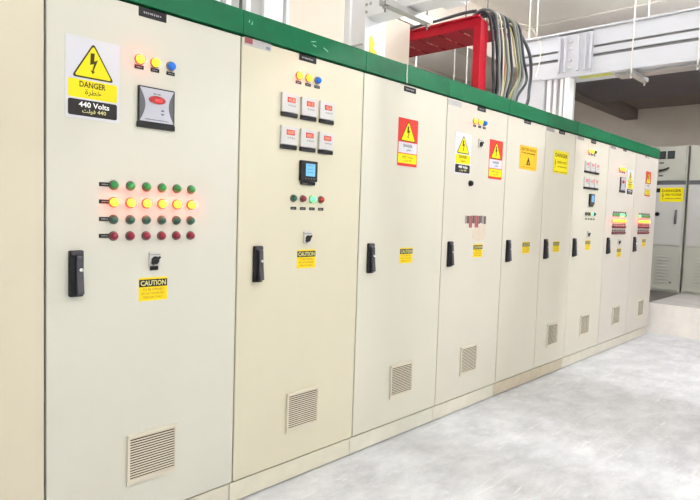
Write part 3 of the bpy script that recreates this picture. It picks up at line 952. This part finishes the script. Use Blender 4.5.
ribbed_run(0.146, 0.515)
ribbed_run(-3.3, -0.156)
link('joint_block', MB().box(-0.004, 0.245, -0.154, 0.144, zb - 0.002, zt - 0.012).mesh('joint_block', 0.002), M_SILVER, t)
for yy in (-0.145, -0.10, -0.04, 0.075, 0.125):
    link('joint_rib', cached('jrib', lambda: MB().box(-0.030, -0.004, -0.008, 0.008, zb + 0.03, zt - 0.03).mesh('joint_rib', 0.002)), M_SILVER, t, (0, yy, 0))
for zz in (0.46, 0.52, 0.62, 0.68):
    link('bolt_head', cached('bolthead2', lambda: MB().box(-0.016, -0.004, -0.012, 0.012, -0.010, 0.010).mesh('bolt_head', 0.003)), M_RODW, t, (0, 0.032, zz))
link('top_flange', MB().box(-0.022, 0.25, -3.3, 0.52, zt, zt + 0.016).mesh('top_flange', 0.002), M_SILVER, t)
link('bottom_flange', MB().box(-0.006, 0.245, -3.3, 0.52, zb - 0.012, zb - 0.0025), M_SILVER, t)
link('riser_rear', MB().box(0.0, 0.20, 0.255, 0.515, 0.0, zb - 0.013).mesh('riser_rear', 0.003), M_SILVER, t)
link('riser_core', MB().box(0.03, 0.18, 0.05, 0.254, 0.0, zb - 0.013), M_DUCTG, t)
for y0, y1, x0 in ((0.046, 0.074, 0.0), (0.09, 0.118, 0.012), (0.15, 0.175, 0.010), (0.20, 0.235, 0.006)):
    link('riser_flange', MB().box(x0, 0.029, y0, y1, 0.0, zb - 0.013).mesh('riser_flange', 0.002), M_DUCTW, t)
link('riser_front', MB().box(0.0, 0.10, 0.03, 0.045, 0.0, zb - 0.013), M_DUCTW, t)
link('yellow_label', MB().box(0.03, 0.12, -0.30, -0.02, -0.0015, 0.0).mesh('yellow_label'), mat('yellow_tape', srgb(206, 208, 70), 0.45, 0, 0.1, 20), t, (0, 0, zb - 0.0122))
link('under_rail', MB().box(0.08, 0.24, -3.3, -0.32, -0.02, 0.0).mesh('under_rail', 0.002), M_STEEL, t, (0, 0, zb - 0.0125))

hz = 2.59 - 0.012 - 0.0215 - 0.034
trapeze('galvanised channel hanger clamped under the silver cross duct beside its yellow tape', 4.985, 5.36, -0.49, hz, ZC, M_RODW, 0.006, 0.05, None)
trapeze('galvanised channel hanger under the silver cross duct far out over the aisle', 4.985, 5.36, -0.96, hz, ZC, M_RODW, 0.006, 0.05, None)
for k, x in enumerate((5.13, 5.345)):
    o = link('hanger_rod', MB().tube([(0, 0, 0), (0, 0, ZC - 2.964)], 0.006, 8, False).mesh('hanger_rod', 0, True), M_RODW, None, (x, 0.47, 2.962) if k == 0 else (5.285, 0.47, 2.962))
    tag(o, 'pale hanger rod between ceiling and the rear end of the silver duct', 'rod', 'pale rods over the silver duct')

# ------------------------------------------------------------------ red cable trough with its posts
t = thing('cable_trough', 'red painted steel cable trough on two posts behind the green header', 'cable trough', (3.96, 0.28, ZT))
zb2 = 2.785 - ZT
link('side_rail', MB().box(0.0, 0.012, 0.0, 1.6, zb2, 2.868 - ZT).mesh('side_rail', 0.002), M_REDF, t)
link('side_rail', MB().box(0.40, 0.412, 0.0, 1.6, zb2, 2.868 - ZT).mesh('side_rail', 0.002), M_REDF, t)
link('top_lip', MB().box(-0.022, 0.0, 0.0, 1.6, 2.856 - ZT, 2.868 - ZT), M_REDF, t)
for k in range(8):
    link('rung', cached('rung', lambda: MB().box(0.012, 0.40, 0.0, 0.17, -0.006, 0.0).mesh('rung')), M_REDF, t, (0, 0.015 + 0.19 * k, zb2 + 0.008))
mb = MB()
mb.box(0.0, 0.10, -0.012, 0.0, 0.0, 2.868 - ZT - 0.02)
mb.box(0.0, 0.010, 0.0, 0.05, 0.0, zb2 - 0.002)
link('post', mb, M_REDF, t)
mb = MB()
mb.box(0.345, 0.412, -0.012, 0.0, 0.0, 2.868 - ZT - 0.04)
mb.box(0.402, 0.412, 0.0, 0.05, 0.0, zb2 - 0.002)
link('post', mb, M_REDF, t)
for x, yy in ((0.03, 0.02), (0.06, 0.02)):
    link('bolt', MB().tube([(x, yy - 0.05, 2.84 - ZT), (x, yy + 0.06, 2.845 - ZT)], 0.008, 6, False), M_STEEL, t)
for k, x in enumerate((4.045, 4.365)):
    o = link('hanger_rod', MB().tube([(0, 0, 0), (0, 0, ZC - 2.80)], 0.005, 8, False).mesh('hanger_rod', 0, True), M_ROD, None, (x, 0.46, 2.797))
    tag(o, 'thin dark hanger rod between the ceiling and the red cable trough', 'rod', 'dark rods over the red trough')

# cables: out of the trough, over its front end and down into the cabinet
cab_specs = []
rnd = random.Random(11)
kinds = [(M_CABK, 'black'), (M_CABG, 'grey'), (M_CABK, 'black'), (M_CABW, 'cream'), (M_CABK, 'black'), (M_CABG, 'grey'), (M_CABY, 'yellow-green'),
         (M_CABK, 'black'), (M_CABW, 'cream'), (M_CABO, 'olive grey'), (M_CABY, 'yellow-green'), (M_CABG, 'grey'), (M_CABK, 'black'), (M_CABK, 'black')]
LBL = {'black': ['thick black cable draped over the red trough, nearest its front post', 'thick black cable second in the drape over the red trough',
                 'thick black cable between the grey and yellow-green ones on the red trough', 'thick black cable in the middle of the drape on the red trough',
                 'thick black cable beside the last grey one on the red trough', 'thick black cable at the far end of the drape by the rear red post'],
       'grey': ['grey cable between the first two black ones on the red trough', 'grey cable beside a yellow-green one on the red trough', 'grey cable beyond the olive one on the red trough'],
       'cream': ['thin cream cable before the middle of the drape on the red trough', 'thin cream cable next to the fat olive cable on the red trough'],
       'yellow-green': ['yellow-green earth cable between grey and black on the red trough', 'yellow-green earth cable beyond the fat olive cable on the red trough'],
       'olive grey': ['fat olive grey cable draped over the red trough']}
seen = {}
for k, (m_, nm) in enumerate(kinds):
    f = k / (len(kinds) - 1)
    f = 0.56 * k / 8 if k <= 8 else 0.76 + 0.24 * (k - 9) / 4
    rad = {'black': 0.0115, 'grey': 0.0105, 'cream': 0.006, 'yellow-green': 0.007, 'olive grey': 0.0125}[nm]
    xs_ = 3.990 + 0.352 * f
    zt_ = 2.797 + rad + 0.023 * (k % 2)
    xm = 4.075 + 0.43 * f
    xe = 4.09 + 0.32 * f
    yo = 0.232 - 0.035 * (k % 2)
    wob = 0.005 * math.sin(k * 2.3)
    top = 2.905 + 0.026 * (k % 2)
    pts = [(xs_, 1.8, zt_), (xs_, 1.0, zt_), (xs_, 0.5, zt_ + 0.01), (xs_ + 0.01, 0.36, top - 0.02), (xs_ + 0.02 + 0.02 * f, 0.29, top),
           (0.6 * xs_ + 0.4 * xm, yo + 0.012, top - 0.035), (0.3 * xs_ + 0.7 * xm, yo, top - 0.11), (xm + wob, yo - 0.01, 2.64), (xm + 0.05 * f - wob, yo - 0.015, 2.48),
           (xe + 0.03, yo - 0.005, 2.33), (xe, yo, 2.202)]
    o = link('cable', MB().tube(pts, rad, 8).mesh('cable', 0, True), m_)
    j = seen.get(nm, 0)
    seen[nm] = j + 1
    tag(o, LBL[nm][j], 'cable', 'cables draped over the red trough')
# one cable loops out furthest
o = link('loop_cable', MB().tube([(4.366, 0.75, 2.885), (4.374, 0.5, 2.892), (4.42, 0.36, 2.915), (4.49, 0.25, 2.87), (4.59, 0.19, 2.72), (4.63, 0.18, 2.56), (4.59, 0.17, 2.40), (4.52, 0.14, 2.30), (4.46, 0.14, 2.214)], 0.014, 8).mesh('loop_cable', 0, True), M_CABK)
tag(o, 'thick black cable looping out furthest beside the silver duct', 'cable')
o = link('loop_wire', MB().tube([(4.45, 0.26, 2.93), (4.55, 0.17, 2.90), (4.66, 0.13, 2.79), (4.65, 0.12, 2.64), (4.59, 0.12, 2.50)], 0.005, 6).mesh('loop_wire', 0, True), M_CABW)
tag(o, 'thin cream wire curling around the outermost black loop', 'wire')
o = link('tray_cable', MB().tube([(3.952, 0.31, 2.90), (3.948, 0.42, 2.905), (3.947, 0.65, 2.895), (3.95, 1.0, 2.884), (3.95, 1.4, 2.884)], 0.013, 8).mesh('tray_cable', 0, True), M_CABK)
tag(o, 'black cable lying along the top edge of the red trough', 'cable')
o = link('hanging_wire', MB().tube([(2.722, 0.06, 2.212), (2.722, -0.006, 2.214), (2.717, -0.017, 2.19), (2.716, -0.017, 2.15), (2.719, -0.017, 2.10)], 0.003, 6).mesh('hanging_wire', 0, True), M_RODW)
tag(o, 'thin white wire hanging over the green header of the red sign cabinet', 'wire')

# ceiling conduit
o = link('conduit', MB().tube([(7.88, 1.99, 4.033), (7.88, -3.9, 4.033)], 0.014, 8, False).mesh('conduit', 0, True), M_RODW)
tag(o, 'white conduit running across the cream ceiling', 'conduit')
o = link('ceiling_cable', MB().tube([(7.40, -0.45, 4.04), (7.42, -0.36, 3.92), (7.42, -0.48, 3.80), (7.4, -0.66, 3.74), (7.38, -0.84, 3.81), (7.38, -0.92, 3.93), (7.4, -0.94, 4.04)], 0.014, 8).mesh('ceiling_cable', 0, True), M_CABK)
tag(o, 'black cable coiled under the ceiling above the silver duct', 'cable')

# rear bay: dark tray and hanger rods seen through the red trough
t = thing('rear_cable_tray', 'dark cable tray hung across the rear bay', 'cable tray', (4.62, 1.75, 2.70))
link('tray_bed', MB().box(0.0, 5.9, 0.0, 0.35, 0.0, 0.01), M_NAVY, t)
for y in (0.0, 0.34):
    link('tray_side', MB().box(0.0, 5.9, y, y + 0.01, 0.01, 0.22), M_NAVY, t)
for x, y in ((5.15, 1.76), (5.35, 2.10), (6.15, 1.76), (6.35, 2.10)):
    o = link('tray_rod', MB().tube([(0, 0, 0), (0, 0, ZC - 2.712)], 0.007, 6, False).mesh('tray_rod', 0, True), M_RODW, None, (x, y + 0.01 if y < 2 else y - 0.02, 2.711))
    tag(o, 'pale rod holding the dark tray in the rear bay', 'rod', 'rods over the rear tray')

# ------------------------------------------------------------------ grey switchgear on the platform
def grey_switchgear(y0, y1, label, detailed):
    t = thing('grey_switchgear', label, 'cabinet', (9.25, y0, 0.362), 'grey switchgear on the platform')
    W = y1 - y0
    link('body', MB().box(0.02, 1.25, 0.002, W - 0.002, 0.0, 2.075).mesh('body', 0.003), M_GCAB, t)
    # doors, in the y-z plane, facing -x
    link('upper_door', MB().box(-0.012, 0.019, 0.02, W - 0.02, 1.585, 2.06).mesh('upper_door', 0.003), M_GCAB, t)
    link('shadow_gap', MB().box(0.012, 0.0195, 0.01, W - 0.01, 1.53, 1.583), M_SIDE, t)
    link('middle_door', MB().box(-0.008, 0.019, 0.02, W - 0.02, 0.665, 1.525).mesh('middle_door', 0.003), M_GCABL, t)
    lp = link('lower_panel', MB().box(-0.002, 0.019, 0.02, W - 0.02, 0.03, 0.66).mesh('lower_panel', 0.003), M_GCAB, t)
    me = cached('louvre', lambda: MB().prism([(-0.085, -0.010), (0.085, -0.010), (0.075, 0.008), (-0.075, 0.008)], -0.012, 0).mesh('louvre', 0.002))
    for c in (0.27,) if W < 0.6 else (0.24, W - 0.24):
        for k in range(9):
            link('louvre', me, M_GCABL, lp, (-0.002, c, 0.14 + 0.046 * k), (0, 0, -PI / 2))
    for zz in (1.85, 1.30, 0.85, 0.30):
        link('hinge', cached('ghinge', lambda: MB().box(-0.022, 0.0, -0.008, 0.008, -0.03, 0.03).mesh('hinge', 0.002)), M_STEEL, t, (0.0, 0.012, zz))
    return t


gt = grey_switchgear(0.085, 0.885, 'grey switchgear cubicle with two square gauges and a yellow danger notice', True)
W = 0.80
zoff = -0.362
for yy in (0.21, 0.325):
    gframe = link('gauge', MB().box(-0.010, 0.0, -0.047, 0.047, -0.055, 0.055).mesh('gauge', 0.003), M_BLACK, gt, (-0.012, yy, 2.312 + zoff))
    link('glass', MB().box(-0.002, 0.0, -0.036, 0.036, -0.042, 0.042).mesh('glass'), M_GLASS, gframe, (-0.010, 0, 0))
for zz, ww in ((2.20, 0.05), (2.10, 0.05), (2.02, 0.05)):
    link('legend_plate', MB().box(-0.002, 0.0, -0.03, 0.03, -0.012, 0.012).mesh('legend_plate'), M_SIDE, gt, (-0.012, 0.33, zz + zoff))
link('lever_handle', MB().tube([(-0.02, 0.35, 2.085 + zoff), (-0.05, 0.33, 2.09 + zoff), (-0.05, 0.26, 2.11 + zoff), (-0.045, 0.22, 2.13 + zoff)], 0.012, 8).mesh('lever_handle', 0, True), M_BLACK, gt)
sg = link('danger_notice', MB().prism(rrect(0, 0.30, -0.20, 0, 0.004), -0.0015, 0).mesh('danger_notice'), M_SIGNY, gt, (-0.008, 0.325, 1.850 + zoff), (0, 0, -PI / 2))
lettering('DANGER', 0.15, -0.045, 0.25, 0.040, -0.0022, M_BROWNINK, sg, 0.03)
lettering('HIGH VOLTAGE', 0.17, -0.100, 0.21, 0.034, -0.0022, M_BROWNINK, sg, 0.03)
link('lightning_bolt', MB().prism(bolt_poly(0.04, -0.175, 0.03, 0.10), -0.0005, 0).mesh('lightning_bolt'), M_SIGNK, sg, (0, -0.0015, 0))
worn_print(0.17, -0.155, 0.21, 0.022, -0.0022, M_AMBERINK, sg, 10, 41)
link('breaker_window', MB().box(-0.003, 0.0, -0.035, 0.035, -0.03, 0.03).mesh('breaker_window'), M_BLACK, gt, (-0.008, 0.36, 1.81 + zoff))
link('pull_handle', MB().box(-0.03, 0.0, -0.012, 0.012, -0.10, 0.10).mesh('pull_handle', 0.004), M_SIDE, gt, (-0.008, 0.10, 1.435 + zoff))
link('door_knob', MB().lathe_y([(0.03, 0), (0.03, -0.015), (0.02, -0.03)], 14).mesh('door_knob', 0, True), M_BLACK, gt, (-0.008, 0.345, 1.47 + zoff), (0, 0, -PI / 2))
link('lock', MB().lathe_y([(0.014, 0), (0.014, -0.008)], 12).mesh('lock', 0, True), M_STEEL, gt, (-0.008, 0.10, 1.06 + zoff), (0, 0, -PI / 2))
link('lock', MB().lathe_y([(0.014, 0), (0.014, -0.008)], 12).mesh('lock', 0, True), M_SIDE, gt, (-0.002, 0.12, 0.50 + zoff), (0, 0, -PI / 2))
grey_switchgear(-0.735, 0.065, 'plain grey switchgear cubicle beside the gauge cubicle', False)
